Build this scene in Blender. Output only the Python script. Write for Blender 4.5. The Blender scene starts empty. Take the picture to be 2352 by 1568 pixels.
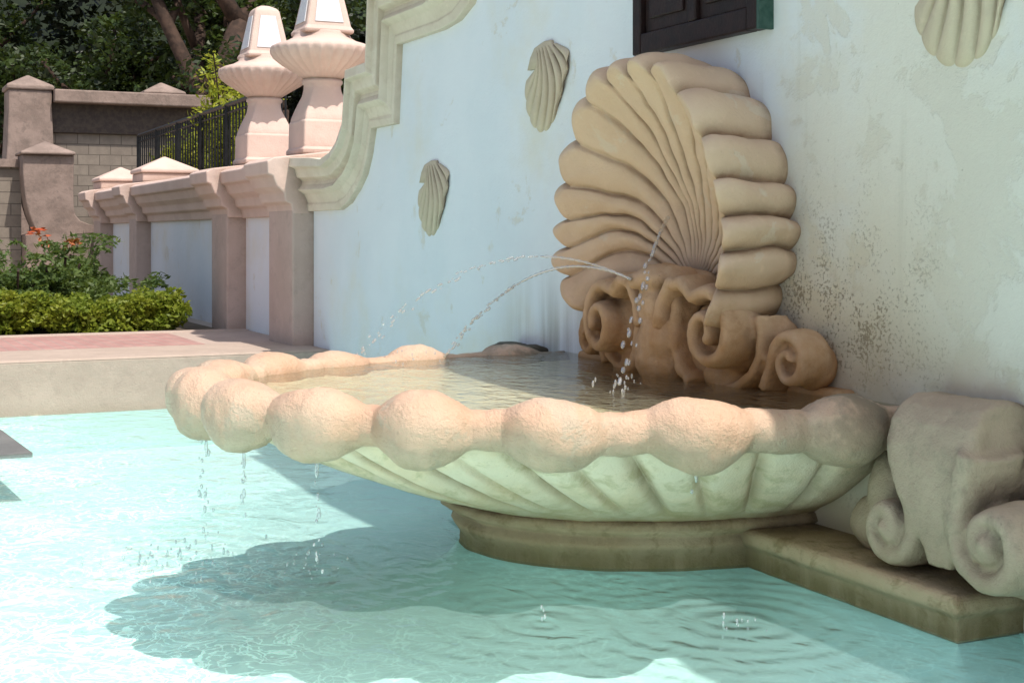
import bpy, bmesh, math, random
import numpy as np
from mathutils import Vector, Matrix, noise
random.seed(7)
R = math.radians
scene = bpy.context.scene
COL = scene.collection
TC = 8.66           # symmetry axis of the fountain, measured along the wall

def T(t, p, z):     # t along the wall, p out from the wall, z up
    return (-t, -p, z)

# ------------------------------------------------------------------ nodes
class N:
    def __init__(s, name):
        s.m = bpy.data.materials.new(name); s.m.use_nodes = True
        s.t = s.m.node_tree; s.t.nodes.clear()
        s.out = s.t.nodes.new('ShaderNodeOutputMaterial')
        s.geo = s.t.nodes.new('ShaderNodeNewGeometry')
        s.pos = s.geo.outputs['Position']
    def n(s, typ, **kw):
        nd = s.t.nodes.new(typ)
        for k, v in kw.items(): setattr(nd, k, v)
        return nd
    def put(s, sock, v):
        if isinstance(v, bpy.types.NodeSocket): s.t.links.new(v, sock)
        elif isinstance(v, (tuple, list)) and len(v) == 3 and sock.type == 'RGBA': sock.default_value = (*v, 1)
        else: sock.default_value = v
    def noise(s, scale, detail=4, rough=.55, vec=None, dist=0):
        nd = s.n('ShaderNodeTexNoise'); nd.inputs['Scale'].default_value = scale
        nd.inputs['Detail'].default_value = detail; nd.inputs['Roughness'].default_value = rough
        nd.inputs['Distortion'].default_value = dist
        s.put(nd.inputs['Vector'], vec if vec is not None else s.pos)
        return nd.outputs['Fac']
    def ramp(s, fac, a, b, va=0.0, vb=1.0):
        nd = s.n('ShaderNodeMapRange'); nd.interpolation_type = 'SMOOTHSTEP'
        s.put(nd.inputs['Value'], fac)
        for i, v in zip(('From Min', 'From Max', 'To Min', 'To Max'), (a, b, va, vb)): s.put(nd.inputs[i], v)
        return nd.outputs['Result']
    def mix(s, fac, a, b, mode='MIX'):
        nd = s.n('ShaderNodeMix', data_type='RGBA', blend_type=mode)
        s.put(nd.inputs[0], fac); s.put(nd.inputs[6], a); s.put(nd.inputs[7], b)
        return nd.outputs[2]
    def math(s, op, a, b=0.0, clamp=False):
        nd = s.n('ShaderNodeMath', operation=op, use_clamp=clamp)
        s.put(nd.inputs[0], a); s.put(nd.inputs[1], b)
        return nd.outputs[0]
    def scale(s, v):
        nd = s.n('ShaderNodeVectorMath', operation='MULTIPLY'); s.put(nd.inputs[0], s.pos); nd.inputs[1].default_value = v
        return nd.outputs[0]
    def xyz(s):
        nd = s.n('ShaderNodeSeparateXYZ'); s.put(nd.inputs[0], s.pos); return nd.outputs
    def bump(s, h, strength=.5, dist=.02):
        nd = s.n('ShaderNodeBump'); nd.inputs['Strength'].default_value = strength; nd.inputs['Distance'].default_value = dist
        s.put(nd.inputs['Height'], h); return nd.outputs[0]
    def bsdf(s, col, rough=.8, normal=None, spec=.3, metal=0):
        b = s.n('ShaderNodeBsdfPrincipled'); s.put(b.inputs['Base Color'], col); s.put(b.inputs['Roughness'], rough)
        b.inputs['Specular IOR Level'].default_value = spec; b.inputs['Metallic'].default_value = metal
        if normal is not None: s.put(b.inputs['Normal'], normal)
        s.t.links.new(b.outputs[0], s.out.inputs[0]); return b
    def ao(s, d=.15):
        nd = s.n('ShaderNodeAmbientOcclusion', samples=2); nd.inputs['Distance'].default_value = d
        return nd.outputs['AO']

def stone(name, c1, c2, dirt_shade=(.10, .075, .05), dirt_shade_amt=.7, bump=.5, rough=.75, low=None, low_col=(.12, .07, .03), wet=False, grain=60, aod=.14, patch=None, wallside=None, blotch=None):
    m = N(name)
    n1 = m.noise(2.3, 5, .6)
    col = m.mix(m.ramp(n1, .35, .65), c1, c2)
    n2 = m.noise(14, 6, .7)
    col = m.mix(m.ramp(n2, .55, .75, 0, .35), col, tuple(min(1, x * 1.25) for x in c1))
    if patch:
        pm = m.ramp(m.noise(3.4, 7, .65, dist=.5), .58, .62)
        col = m.mix(m.math('MULTIPLY', pm, .7), col, patch)
    n3 = m.noise(5, 6, .65)
    if blotch:
        col = m.mix(m.math('MULTIPLY', m.ramp(m.noise(6.5, 7, .7, dist=.4), .5, .66), .7), col, blotch)
    if wallside:
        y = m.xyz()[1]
        f = m.math('MULTIPLY', m.ramp(y, -.95, -.25), m.ramp(m.noise(4, 6, .65), .38, .58))  # blotchy darker tone, stronger towards the wall
        col = m.mix(m.math('MULTIPLY', f, .8), col, wallside)
    if dirt_shade_amt > 0:
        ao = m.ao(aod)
        crease = m.ramp(ao, .25, .85, 1, 0)  # crease dirt plus groove shade painted into the colour
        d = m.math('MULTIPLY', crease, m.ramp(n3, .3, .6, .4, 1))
        d = m.math('MULTIPLY', d, dirt_shade_amt)
        col = m.mix(d, col, dirt_shade)
    spots = m.ramp(m.noise(38, 3, .7), .66, .76, 0, .6)
    col = m.mix(m.math('MULTIPLY', spots, m.ramp(m.noise(1.7, 3), .45, .62)), col, dirt_shade)
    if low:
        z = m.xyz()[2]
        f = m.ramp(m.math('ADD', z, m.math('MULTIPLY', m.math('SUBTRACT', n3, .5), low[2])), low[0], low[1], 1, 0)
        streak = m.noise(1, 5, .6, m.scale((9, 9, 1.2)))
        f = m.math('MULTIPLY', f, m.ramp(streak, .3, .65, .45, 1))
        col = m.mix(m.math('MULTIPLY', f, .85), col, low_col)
    h = m.math('ADD', m.math('MULTIPLY', m.noise(grain, 4, .7), .5), m.noise(9, 5, .6))
    r = m.ramp(m.noise(4, 4), .35, .65, .3, .65) if wet else rough
    m.bsdf(col, r, m.bump(h, bump, .02), .5 if wet else .25)
    return m.m

# ------------------------------------------------------------------ objects
def link(o, parent=None):
    COL.objects.link(o)
    if parent is not None:
        o.parent = parent
        o.matrix_parent_inverse = Matrix.Translation(parent.location).inverted()
    return o
def mesh_obj(name, V, F, mat, smooth=False, parent=None, raw=False):
    me = bpy.data.meshes.new(name)
    me.from_pydata([v if raw else T(*v) for v in V], [], F); me.update()
    bm = bmesh.new(); bm.from_mesh(me); bmesh.ops.recalc_face_normals(bm, faces=bm.faces); bm.to_mesh(me); bm.free()
    me.materials.append(mat)
    if smooth: me.polygons.foreach_set('use_smooth', [True] * len(me.polygons))
    return link(bpy.data.objects.new(name, me), parent)
def thing(name, loc, label, cat, group=None):
    e = bpy.data.objects.new(name, None); e.location = T(*loc); e.empty_display_size = .2
    COL.objects.link(e); tag(e, label, cat, group); return e
def tag(o, label, cat, group=None):
    o['label'] = label; o['category'] = cat
    if group: o['group'] = group
def structure(o): o['kind'] = 'structure'; return o

def loft(rings, closed=True, caps=True):
    V = [v for r in rings for v in r]; n = len(rings[0]); F = []
    for i in range(len(rings) - 1):
        for j in range(n if closed else n - 1):
            k = (j + 1) % n
            F.append((i*n+j, i*n+k, (i+1)*n+k, (i+1)*n+j))
    if caps and closed:
        F.append(tuple(range(n))); F.append(tuple((len(rings)-1)*n + j for j in range(n)))
    return V, F
def merge(*parts):
    V, F = [], []
    for v, f in parts:
        o = len(V); V += list(v); F += [tuple(i+o for i in q) for q in f]
    return V, F
def boxg(t0, t1, p0, p1, z0, z1):
    V = [(t, p, z) for z in (z0, z1) for t, p in ((t0, p0), (t1, p0), (t1, p1), (t0, p1))]
    return V, [(0,1,2,3), (4,5,6,7), (0,1,5,4), (1,2,6,5), (2,3,7,6), (3,0,4,7)]
def bevel(o, w=.02, seg=2):
    b = o.modifiers.new('bevel', 'BEVEL'); b.width = w; b.segments = seg; b.limit_method = 'ANGLE'; b.angle_limit = R(35)
    return o
def ellipsoid(c, r, nu=20, nv=14):
    rings = []
    for i in range(1, nv):
        a = math.pi * i / nv
        rings.append([(c[0] + r[0]*math.sin(a)*math.cos(2*math.pi*j/nu), c[1] + r[1]*math.sin(a)*math.sin(2*math.pi*j/nu), c[2] + r[2]*math.cos(a)) for j in range(nu)])
    return loft(rings)
def sweep_tz(path, p, hp, th):
    """strap running in the wall-parallel plane; hp = half width out of the wall, th = half thickness"""
    rings = []; n = len(path)
    for i, (t, z) in enumerate(path):
        a = path[max(0, i-1)]; b = path[min(n-1, i+1)]
        dt, dz = b[0]-a[0], b[1]-a[1]; L = math.hypot(dt, dz) or 1
        nt, nz = -dz/L, dt/L
        h = hp(i/(n-1)) if callable(hp) else hp; w = th(i/(n-1)) if callable(th) else th
        pc = p(i/(n-1)) if callable(p) else p
        ring = []
        for j in range(16):
            c, s = math.cos(2*math.pi*j/16), math.sin(2*math.pi*j/16)
            c = math.copysign(abs(c)**.7, c); s = math.copysign(abs(s)**.7, s)
            ring.append((t + nt*w*c, pc + h*s, z + nz*w*c))
        rings.append(ring)
    return loft(rings)
def spiral(c, r0, r1, a0, turns, n=60, lead=None):
    P = list(lead or [])
    for i in range(n+1):
        f = i/n; a = R(a0) + 2*math.pi*turns*f; r = r0 + (r1-r0)*f**.85
        P.append((c[0] + r*math.cos(a), c[1] + r*math.sin(a)))
    return P
def remeshed(name, parts, voxel, mat, parent, smooth_it=4, disp=.004):
    V, F = merge(*parts)
    o = mesh_obj(name, V, F, mat)
    m = o.modifiers.new('r', 'REMESH'); m.mode = 'VOXEL'; m.voxel_size = voxel
    s = o.modifiers.new('s', 'SMOOTH'); s.iterations = smooth_it; s.factor = .6
    dg = bpy.context.evaluated_depsgraph_get()
    me = bpy.data.meshes.new_from_object(o.evaluated_get(dg))
    bpy.data.objects.remove(o)
    me.polygons.foreach_set('use_smooth', [True]*len(me.polygons))
    if disp:
        for v in me.vertices:
            v.co += v.normal * disp * (noise.noise(v.co*9) + .5*noise.noise(v.co*25)) * 1.5
    if not me.materials: me.materials.append(mat)
    o = bpy.data.objects.new(name, me)
    return link(o, parent)

# ------------------------------------------------------------------ materials
M_basin = stone('basin_stone', (.68, .43, .29), (.71, .51, .37), (.17, .12, .08), .7, 1.0, wet=True, grain=75, low=(.62, .84, .40), low_col=(.42, .31, .20), patch=(.60, .48, .36), wallside=(.17, .145, .10))
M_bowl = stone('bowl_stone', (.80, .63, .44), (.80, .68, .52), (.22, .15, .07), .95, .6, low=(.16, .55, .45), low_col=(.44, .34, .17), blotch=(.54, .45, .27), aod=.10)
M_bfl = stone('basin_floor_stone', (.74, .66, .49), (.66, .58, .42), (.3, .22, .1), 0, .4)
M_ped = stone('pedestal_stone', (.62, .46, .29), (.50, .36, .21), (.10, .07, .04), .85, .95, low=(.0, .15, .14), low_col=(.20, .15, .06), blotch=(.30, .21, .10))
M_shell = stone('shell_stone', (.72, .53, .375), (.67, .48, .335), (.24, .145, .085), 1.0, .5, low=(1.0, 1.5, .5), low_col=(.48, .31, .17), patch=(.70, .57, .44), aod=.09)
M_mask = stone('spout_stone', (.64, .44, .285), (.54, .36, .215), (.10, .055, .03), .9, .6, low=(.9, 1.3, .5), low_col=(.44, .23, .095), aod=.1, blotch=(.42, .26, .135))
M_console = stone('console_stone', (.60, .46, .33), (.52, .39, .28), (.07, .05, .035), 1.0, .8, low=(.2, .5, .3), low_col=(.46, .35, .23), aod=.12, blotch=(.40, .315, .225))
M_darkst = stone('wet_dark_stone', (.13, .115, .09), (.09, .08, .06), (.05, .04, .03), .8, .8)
M_orn = stone('ornament_stone', (.66, .55, .40), (.60, .49, .36), (.20, .14, .09), 1.0, .3, aod=.05)
M_cop = stone('coping_paint', (.78, .67, .54), (.71, .60, .47), (.34, .25, .17), .7, .4, aod=.1, blotch=(.66, .54, .42))
M_pil = stone('pilaster_paint', (.58, .445, .385), (.52, .395, .335), (.2, .14, .1), .5, .4, blotch=(.46, .35, .30))
M_fin = stone('finial_paint', (.70, .53, .455), (.64, .475, .405), (.22, .15, .10), .8, .4)
M_pier = stone('pier_stone', (.34, .255, .215), (.24, .18, .15), (.10, .075, .06), .5, .6, blotch=(.20, .155, .13))
M_grey = stone('grey_wedge_surface', (.20, .20, .19), (.16, .16, .155), (.10, .09, .08), .3, .5)
M_ledge = stone('ledge_concrete', (.50, .395, .325), (.45, .355, .29), (.25, .2, .15), .4, .5, low=(-.02, .10, .06), low_col=(.40, .32, .25), blotch=(.42, .33, .27))

def wall_mat():
    m = N('wall_plaster'); x, y, z = m.xyz()
    col = m.mix(m.ramp(m.noise(1.1, 5), .35, .7), (.84, .845, .87), (.79, .81, .84))
    near = m.ramp(x, -9.4, -6.9)             # weathered half of the wall
    big = m.noise(1.9, 9, .68, dist=.3)
    peel = m.math('ADD', big, m.math('MULTIPLY', near, .09))
    peelm = m.ramp(peel, .60, .655)
    wide = m.ramp(m.math('ADD', m.noise(.8, 5, .6), m.math('MULTIPLY', near, .22)), .48, .80, 0, .85)
    col = m.mix(wide, col, (.80, .735, .62))
    col = m.mix(m.math('MULTIPLY', peelm, .55), col, m.mix(m.noise(6, 4), (.70, .63, .52), (.76, .69, .58)))
    zb = m.math('MULTIPLY', m.ramp(z, 1.0, 2.25, 1, 0), m.ramp(z, .75, 1.0, .4, 1))
    mw = m.math('MULTIPLY', zb, m.math('MULTIPLY', m.ramp(x, -8.3, -7.75), m.ramp(x, -7.4, -6.3, 1, 0)))
    var = m.math('MULTIPLY', m.math('SUBTRACT', m.noise(4, 6, .7), .5), .8)
    sp = m.ramp(m.math('ADD', m.math('ADD', m.noise(52, 3, .7), var), m.math('MULTIPLY', mw, .12)), .63, .72)
    col = m.mix(m.math('MULTIPLY', mw, .7), col, (.60, .49, .31))
    col = m.mix(m.math('MULTIPLY', sp, m.math('MULTIPLY', mw, .85)), col, (.20, .145, .085))
    st = m.noise(1, 5, .6, m.scale((5, 5, .45)))
    zs = m.ramp(z, .7, 1.5, 1, 0)
    col = m.mix(m.math('MULTIPLY', m.math('MULTIPLY', zs, m.ramp(st, .36, .66)), m.math('MULTIPLY', m.math('MULTIPLY', m.ramp(x, -11.9, -10.2), m.ramp(x, -9.2, -8.4, 1, 0)), .7)), col, (.26, .215, .14))
    low_ = m.math('MULTIPLY', m.ramp(z, .75, 1.35, 1, 0), m.ramp(m.noise(3, 5), .3, .65, .3, .9))
    col = m.mix(m.math('MULTIPLY', low_, near), col, (.54, .44, .29))
    drip_ = m.math('MULTIPLY', m.ramp(m.noise(1, 6, .65, m.scale((7, 7, .35))), .56, .70), .3)
    col = m.mix(m.math('MULTIPLY', drip_, near), col, (.55, .49, .39))
    chips = m.ramp(m.noise(8, 6, .8), .71, .73)
    col = m.mix(m.math('MULTIPLY', chips, .5), col, (.48, .42, .34))
    pits = m.ramp(m.noise(22, 3, .6), .67, .76, 0, .5)
    col = m.mix(m.math('MULTIPLY', pits, m.math('ADD', m.math('MULTIPLY', near, .8), .2)), col, (.34, .29, .22))
    h = m.math('ADD', m.math('MULTIPLY', m.noise(45, 5, .7), .25), m.math('MULTIPLY', m.noise(7, 5, .6), .6))
    h = m.math('SUBTRACT', h, m.math('MULTIPLY', peelm, .2))
    h = m.math('SUBTRACT', h, m.math('MULTIPLY', chips, .35))
    m.bsdf(col, .75, m.bump(h, .6, .02), .3); return m.m
M_wall = wall_mat()

def plain(name, c1, c2, rough=.7, bump=.3, sc=12, spec=.3):
    m = N(name); m.bsdf(m.mix(m.ramp(m.noise(sc, 4), .35, .65), c1, c2), rough, m.bump(m.noise(sc*4, 4), bump, .01), spec); return m.m
M_wood = plain('dark_shutter_wood', (.016, .008, .007), (.028, .012, .010), .5)
M_copper = plain('green_patina', (.02, .06, .045), (.05, .10, .08), .6)
M_iron = plain('black_iron', (.012, .012, .014), (.02, .02, .02), .45)
M_white = plain('white_panel', (.66, .66, .69), (.72, .72, .74), .6)
M_ground = plain('ground_concrete', (.52, .46, .39), (.47, .41, .35), .9, .5, 3)
M_soil = plain('soil', (.12, .10, .07), (.17, .14, .10), .9, .5, 3)
M_hill = plain('hill_dark', (.008, .013, .005), (.014, .022, .008), .95, .8, 1)
M_bark = plain('bark', (.075, .045, .032), (.035, .022, .016), .9, .9, 5)
M_terr = stone('terrace_concrete', (.52, .41, .345), (.47, .37, .31), (.3, .22, .17), .3, .4, blotch=(.43, .33, .28))

def brick_mat(name, c1, c2, mort, w, h, rot=None):
    m = N(name); b = m.n('ShaderNodeTexBrick'); m.put(b.inputs['Color1'], c1); m.put(b.inputs['Color2'], c2); m.put(b.inputs['Mortar'], mort)
    b.inputs['Scale'].default_value = 1; b.inputs['Brick Width'].default_value = w; b.inputs['Row Height'].default_value = h
    b.inputs['Mortar Size'].default_value = .008
    v = m.pos
    if rot:
        x, y, z = m.xyz(); c = m.n('ShaderNodeCombineXYZ'); m.put(c.inputs[0], (x, y, z)[rot[0]]); m.put(c.inputs[1], (x, y, z)[rot[1]]); v = c.outputs[0]
    m.put(b.inputs['Vector'], v)
    col = m.mix(m.ramp(m.noise(5, 4), .3, .7, 0, .5), b.outputs['Color'], tuple(x*.7 for x in c1))
    m.bsdf(col, .85, m.bump(m.math('SUBTRACT', m.noise(30), b.outputs['Fac']), .4, .01)); return m.m
M_brick = brick_mat('brick_paving', (.44, .24, .215), (.50, .30, .26), (.40, .30, .26), .22, .11)
M_block = brick_mat('block_wall', (.24, .20, .165), (.29, .245, .20), (.10, .085, .07), .45, .22, (1, 2))

def leaf_mat(name, c1, c2, tr=.35, sc=3):
    m = N(name); col = m.mix(m.ramp(m.noise(sc, 4, .7), .35, .65), c1, c2)
    b = m.bsdf(col, .5, None, .35)
    t = m.n('ShaderNodeBsdfTranslucent'); m.put(t.inputs[0], m.mix(.5, col, (.3, .4, .05)))
    mx = m.n('ShaderNodeMixShader'); mx.inputs[0].default_value = tr
    m.t.links.new(b.outputs[0], mx.inputs[1]); m.t.links.new(t.outputs[0], mx.inputs[2]); m.t.links.new(mx.outputs[0], m.out.inputs[0])
    return m.m
L_hedge = leaf_mat('hedge_leaves', (.15, .21, .02), (.27, .30, .03), .35, 4)
L_shrub = leaf_mat('shrub_leaves', (.07, .12, .03), (.13, .18, .05), .3, 5)
L_red = leaf_mat('red_leaves', (.50, .08, .03), (.45, .16, .06), .2, 5)
L_tree = leaf_mat('tree_leaves', (.006, .014, .004), (.045, .075, .012), .10, .9)
L_dark = leaf_mat('dark_leaves', (.004, .007, .003), (.010, .017, .005), .05, .6)
L_yellow = leaf_mat('yellow_leaves', (.44, .42, .03), (.28, .34, .03), .4, 5)

# ------------------------------------------------------------------ water materials
def water_mat(name, deep, lite, rings, caustic, bumpd, ripple_scale=5, milk=0, milk_col=(.6, .8, .8), refl=1.0, fine=.3):
    m = N(name)
    n = m.noise(ripple_scale, 2, .5, m.scale((1, 1.5, 1)), dist=.6)
    n2 = m.noise(ripple_scale*3.2, 2, .5, dist=.5)
    h = m.math('ADD', n, m.math('MULTIPLY', n2, fine))
    for (t, p, amp, k, fall) in rings:
        d = m.n('ShaderNodeVectorMath', operation='DISTANCE'); m.put(d.inputs[0], m.pos); d.inputs[1].default_value = T(t, p, 0)
        d = m.math('ADD', d.outputs['Value'], m.math('MULTIPLY', n, .10))
        s = m.math('SINE', m.math('MULTIPLY', d, k))
        e = m.math('EXPONENT', m.math('MULTIPLY', d, -fall))
        h = m.math('ADD', h, m.math('MULTIPLY', m.math('MULTIPLY', s, e), amp))
    nrm = m.bump(h, 1.0, bumpd)
    lw = m.n('ShaderNodeFresnel'); lw.inputs['IOR'].default_value = 1.33; m.put(lw.inputs['Normal'], nrm)
    tr = m.n('ShaderNodeBsdfTransparent')
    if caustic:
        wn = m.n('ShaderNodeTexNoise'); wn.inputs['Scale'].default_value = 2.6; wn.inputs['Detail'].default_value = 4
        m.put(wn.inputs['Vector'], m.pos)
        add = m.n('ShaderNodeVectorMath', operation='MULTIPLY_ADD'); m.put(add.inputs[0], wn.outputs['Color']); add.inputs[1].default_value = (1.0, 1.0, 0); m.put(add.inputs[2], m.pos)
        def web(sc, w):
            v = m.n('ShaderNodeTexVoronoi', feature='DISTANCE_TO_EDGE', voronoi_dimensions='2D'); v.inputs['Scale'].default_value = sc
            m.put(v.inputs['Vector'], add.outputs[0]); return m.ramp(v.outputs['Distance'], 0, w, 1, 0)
        # caustic light painted into the water tint, strong in sunlit water, faint in shade
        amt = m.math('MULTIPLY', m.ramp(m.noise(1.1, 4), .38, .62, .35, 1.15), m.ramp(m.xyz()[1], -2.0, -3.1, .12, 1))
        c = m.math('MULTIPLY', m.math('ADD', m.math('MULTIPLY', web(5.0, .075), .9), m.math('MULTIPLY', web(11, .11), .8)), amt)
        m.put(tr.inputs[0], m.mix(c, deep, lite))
    else: m.put(tr.inputs[0], deep)
    base = tr.outputs[0]
    if milk:
        df = m.n('ShaderNodeBsdfDiffuse'); m.put(df.inputs[0], milk_col); m.put(df.inputs['Normal'], m.bump(h, 1.0, bumpd*.8))
        mm = m.n('ShaderNodeMixShader'); mm.inputs[0].default_value = milk
        m.t.links.new(base, mm.inputs[1]); m.t.links.new(df.outputs[0], mm.inputs[2]); base = mm.outputs[0]
    g = m.n('ShaderNodeBsdfGlossy'); g.inputs['Roughness'].default_value = .05; m.put(g.inputs['Normal'], nrm)
    mx = m.n('ShaderNodeMixShader'); m.put(mx.inputs[0], m.math('MULTIPLY', lw.outputs[0], refl))
    m.t.links.new(base, mx.inputs[1]); m.t.links.new(g.outputs[0], mx.inputs[2]); m.t.links.new(mx.outputs[0], m.out.inputs[0])
    return m.m
rings = [(7.26, 1.70, .20, 48, 2.2), (6.91, .99, .30, 44, 1.7), (8.53, 2.28, .16, 40, 3), (9.0, 3.0, .22, 36, 1.5), (7.76, 1.06, .16, 55, 3.0), (8.2, 3.1, .14, 42, 2.2)]
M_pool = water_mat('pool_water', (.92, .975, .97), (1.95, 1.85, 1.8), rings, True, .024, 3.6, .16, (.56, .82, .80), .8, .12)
M_bw = water_mat('basin_water', (.92, .95, .90), None, [(8.06, .86, .5, 60, 3), (9.9, 1.2, .5, 50, 3)], False, .020, 7, .08, (.56, .58, .46))
mf = N('pool_floor_paint')
mf.bsdf(mf.mix(mf.ramp(mf.noise(1.2, 4), .3, .7), (.56, .81, .785), (.61, .84, .815)), .8)
M_floor = mf.m
md = N('droplet_water')
g = md.n('ShaderNodeBsdfGlossy'); g.inputs['Roughness'].default_value = .05
tr = md.n('ShaderNodeBsdfTransparent'); md.put(tr.inputs[0], (.97, .98, 1))
dd = md.n('ShaderNodeBsdfDiffuse'); md.put(dd.inputs[0], (.9, .9, .9))
m2 = md.n('ShaderNodeMixShader'); m2.inputs[0].default_value = .22
md.t.links.new(tr.outputs[0], m2.inputs[1]); md.t.links.new(dd.outputs[0], m2.inputs[2])
lw = md.n('ShaderNodeLayerWeight'); lw.inputs[0].default_value = .5
mx = md.n('ShaderNodeMixShader'); md.put(mx.inputs[0], lw.outputs['Facing'])
md.t.links.new(m2.outputs[0], mx.inputs[1]); md.t.links.new(g.outputs[0], mx.inputs[2]); md.t.links.new(mx.outputs[0], md.out.inputs[0])
M_drop = md.m

# ================================================================== GROUND, POOL, TERRACE
FZ = -.36
pt0, pt1, pp1 = -4.0, 15.2, 12.0
xs = [-200, pt0, pt1, 260]; ps = [-200, 0, pp1, 200]
V = [(t, p, .47) for t in xs for p in ps]; F = []
for i in range(3):
    for j in range(3):
        if (i, j) == (1, 1): continue
        F.append((i*4+j, (i+1)*4+j, (i+1)*4+j+1, i*4+j+1))
structure(mesh_obj('ground', V, F, M_ground))
V, F = merge(([(pt0, 0, FZ), (pt1, 0, FZ), (pt1, pp1, FZ), (pt0, pp1, FZ)], [(0, 1, 2, 3)]), boxg(15.185, 15.22, .01, 12, FZ-.02, -.008), boxg(pt0, 15.18, .006, .02, FZ-.02, -.008))
structure(mesh_obj('pool_floor', V, F, M_floor))
structure(mesh_obj('pool_water', [(pt0, 0, 0), (pt1, 0, 0), (pt1, pp1, 0), (pt0, pp1, 0)], [(0, 1, 2, 3)], M_pool))
V, F = merge(boxg(15.2, 16.35, .0, 12.6, -.5, .49), boxg(-4, 15.2, 12.0, 12.6, -.5, .49), boxg(-4.6, -4, 0, 12.6, -.5, .49))
structure(bevel(mesh_obj('pool_kerb', V, F, M_ledge), .035, 3))
V, F = boxg(16.35, 18.2, .95, 12.6, .1, .488); structure(mesh_obj('brick_paving', V, F, M_brick))
V, F = boxg(16.35, 18.2, 0, .95, .1, .487); structure(mesh_obj('terrace_paving', V, F, M_terr))
V, F = boxg(18.2, 18.45, 0, 12.6, .1, .50); structure(bevel(mesh_obj('kerb', V, F, M_terr), .02))
V, F = boxg(18.451, 29, .23, 12.6, .1, .478); structure(mesh_obj('planting_bed', V, F, M_soil))
V, F = boxg(16.0, 60, -40, -.62, .3, 2.2); structure(mesh_obj('raised_terrace', V, F, M_soil))

# ================================================================== MAIN WALL
Ih = [(15.75,1.84),(14.81,1.84),(14.55,1.90),(14.31,2.02),(14.12,2.15),(14.0,2.32),(13.9,2.55),(13.34,2.55),(13.30,2.9),(13.26,3.22),(12.3,3.22),(12.0,3.25),(11.75,3.34),(11.6,3.5),(11.5,3.75),(11.45,4.1),(10.9,4.1)]
Oh = [(15.75,2.37),(15.1,2.34),(14.78,2.31),(14.5,2.36),(14.32,2.44),(14.14,2.6),(14.05,3.07),(13.52,3.08),(13.5,3.3),(13.46,3.72),(12.6,3.72),(12.35,3.76),(12.2,3.85),(12.05,4.0),(11.95,4.2),(11.9,4.6),(11.1,4.6)]
for k in range(1, 7):
    f = k/6; Ih.append((10.9 - (10.9-TC)*f, 4.1 + .45*math.sin(f*math.pi/2))); Oh.append((11.1 - (11.1-TC)*f, 4.6 + .45*math.sin(f*math.pi/2)))
mir = lambda L: L + [(2*TC-t, z) for t, z in reversed(L[:-1])]
I, O = mir(Ih), mir(Oh)
fw = thing('fountain_wall', (TC, -.3, .47), 'tall white plastered wall with stepped curved top, peeling paint and mildew', 'wall')
front = [(t, 0, z) for t, z in O] + [(O[-1][0], 0, -.5), (O[0][0], 0, -.5)]
back = [(t, -.6, z) for t, _, z in front]
V, F = loft([front, back]); mesh_obj('wall_face', V, F, M_wall, parent=fw)
prof = [(0, -.62), (0, .25), (.16, .26), (.20, .20), (.36, .18), (.42, .12), (.5, .13), (.60, .17), (.68, .10), (.84, .06), (.88, .07), (1.0, .06), (1.0, -.01)]
rings_ = []
for (ti, zi), (to, zo) in zip(I, O):
    rings_.append([(to+(ti-to)*f, p, zo+(zi-zo)*f + (.004 if f == 0 else 0)) for f, p in prof])
V, F = loft(rings_, closed=False); c = mesh_obj('coping', V, F, M_cop, parent=fw); bevel(c, .018, 2)

# ================================================================== LOW WALL
lw_ = thing('garden_wall', (21.8, -.3, .47), 'low pale blue garden wall with tan pilasters and moulded coping', 'wall')
V, F = boxg(15.8, 28.4, -.58, -.01, .2, 2.3); mesh_obj('wall_panel', V, F, M_wall, parent=lw_)
pils = [(15.76, 16.62), (18.4, 19.15), (24.0, 24.55), (27.3, 27.95)]
for a, b in pils:
    V, F = boxg(a, b, -.5, .22, .2, 1.86); bevel(mesh_obj('pilaster', V, F, M_pil, parent=lw_), .02)
cp = [(0, 1.80), (.05, 1.80), (.07, 1.9), (.13, 1.93), (.15, 2.02), (.22, 2.08), (.26, 2.18), (.31, 2.2), (.32, 2.33), (.25, 2.37), (-.3, 2.46), (-.62, 2.40), (-.62, 1.8)]
parts = []
segs = [(15.76, 28.5, 0)] + [(a-.06, b+.06, .16) for a, b in pils]
for a, b, off in segs:
    e = .001 if off else 0
    parts.append(loft([[(t, (p+off if p > -.01 else p-e*5), z+e*8) for p, z in cp] for t in (max(a, 15.757+e), b)]))
V, F = merge(*parts); bevel(mesh_obj('coping', V, F, M_fin, parent=lw_), .015)
for t in (24.4, 28.2):
    V, F = merge(boxg(t-.42, t+.42, -.72, .12, 2.42, 2.56), ([(t-.45, -.75, 2.56), (t+.45, -.75, 2.56), (t+.45, .15, 2.56), (t-.45, .15, 2.56), (t-.45, -.75, 2.62), (t+.45, -.75, 2.62), (t+.45, .15, 2.62), (t-.45, .15, 2.62), (t, -.3, 2.84)], [(0,1,2,3),(0,1,5,4),(1,2,6,5),(2,3,7,6),(3,0,4,7),(4,5,8),(5,6,8),(6,7,8),(7,4,8)]))
    bevel(mesh_obj('pyramid_cap', V, F, M_fin, parent=lw_), .02)

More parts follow.
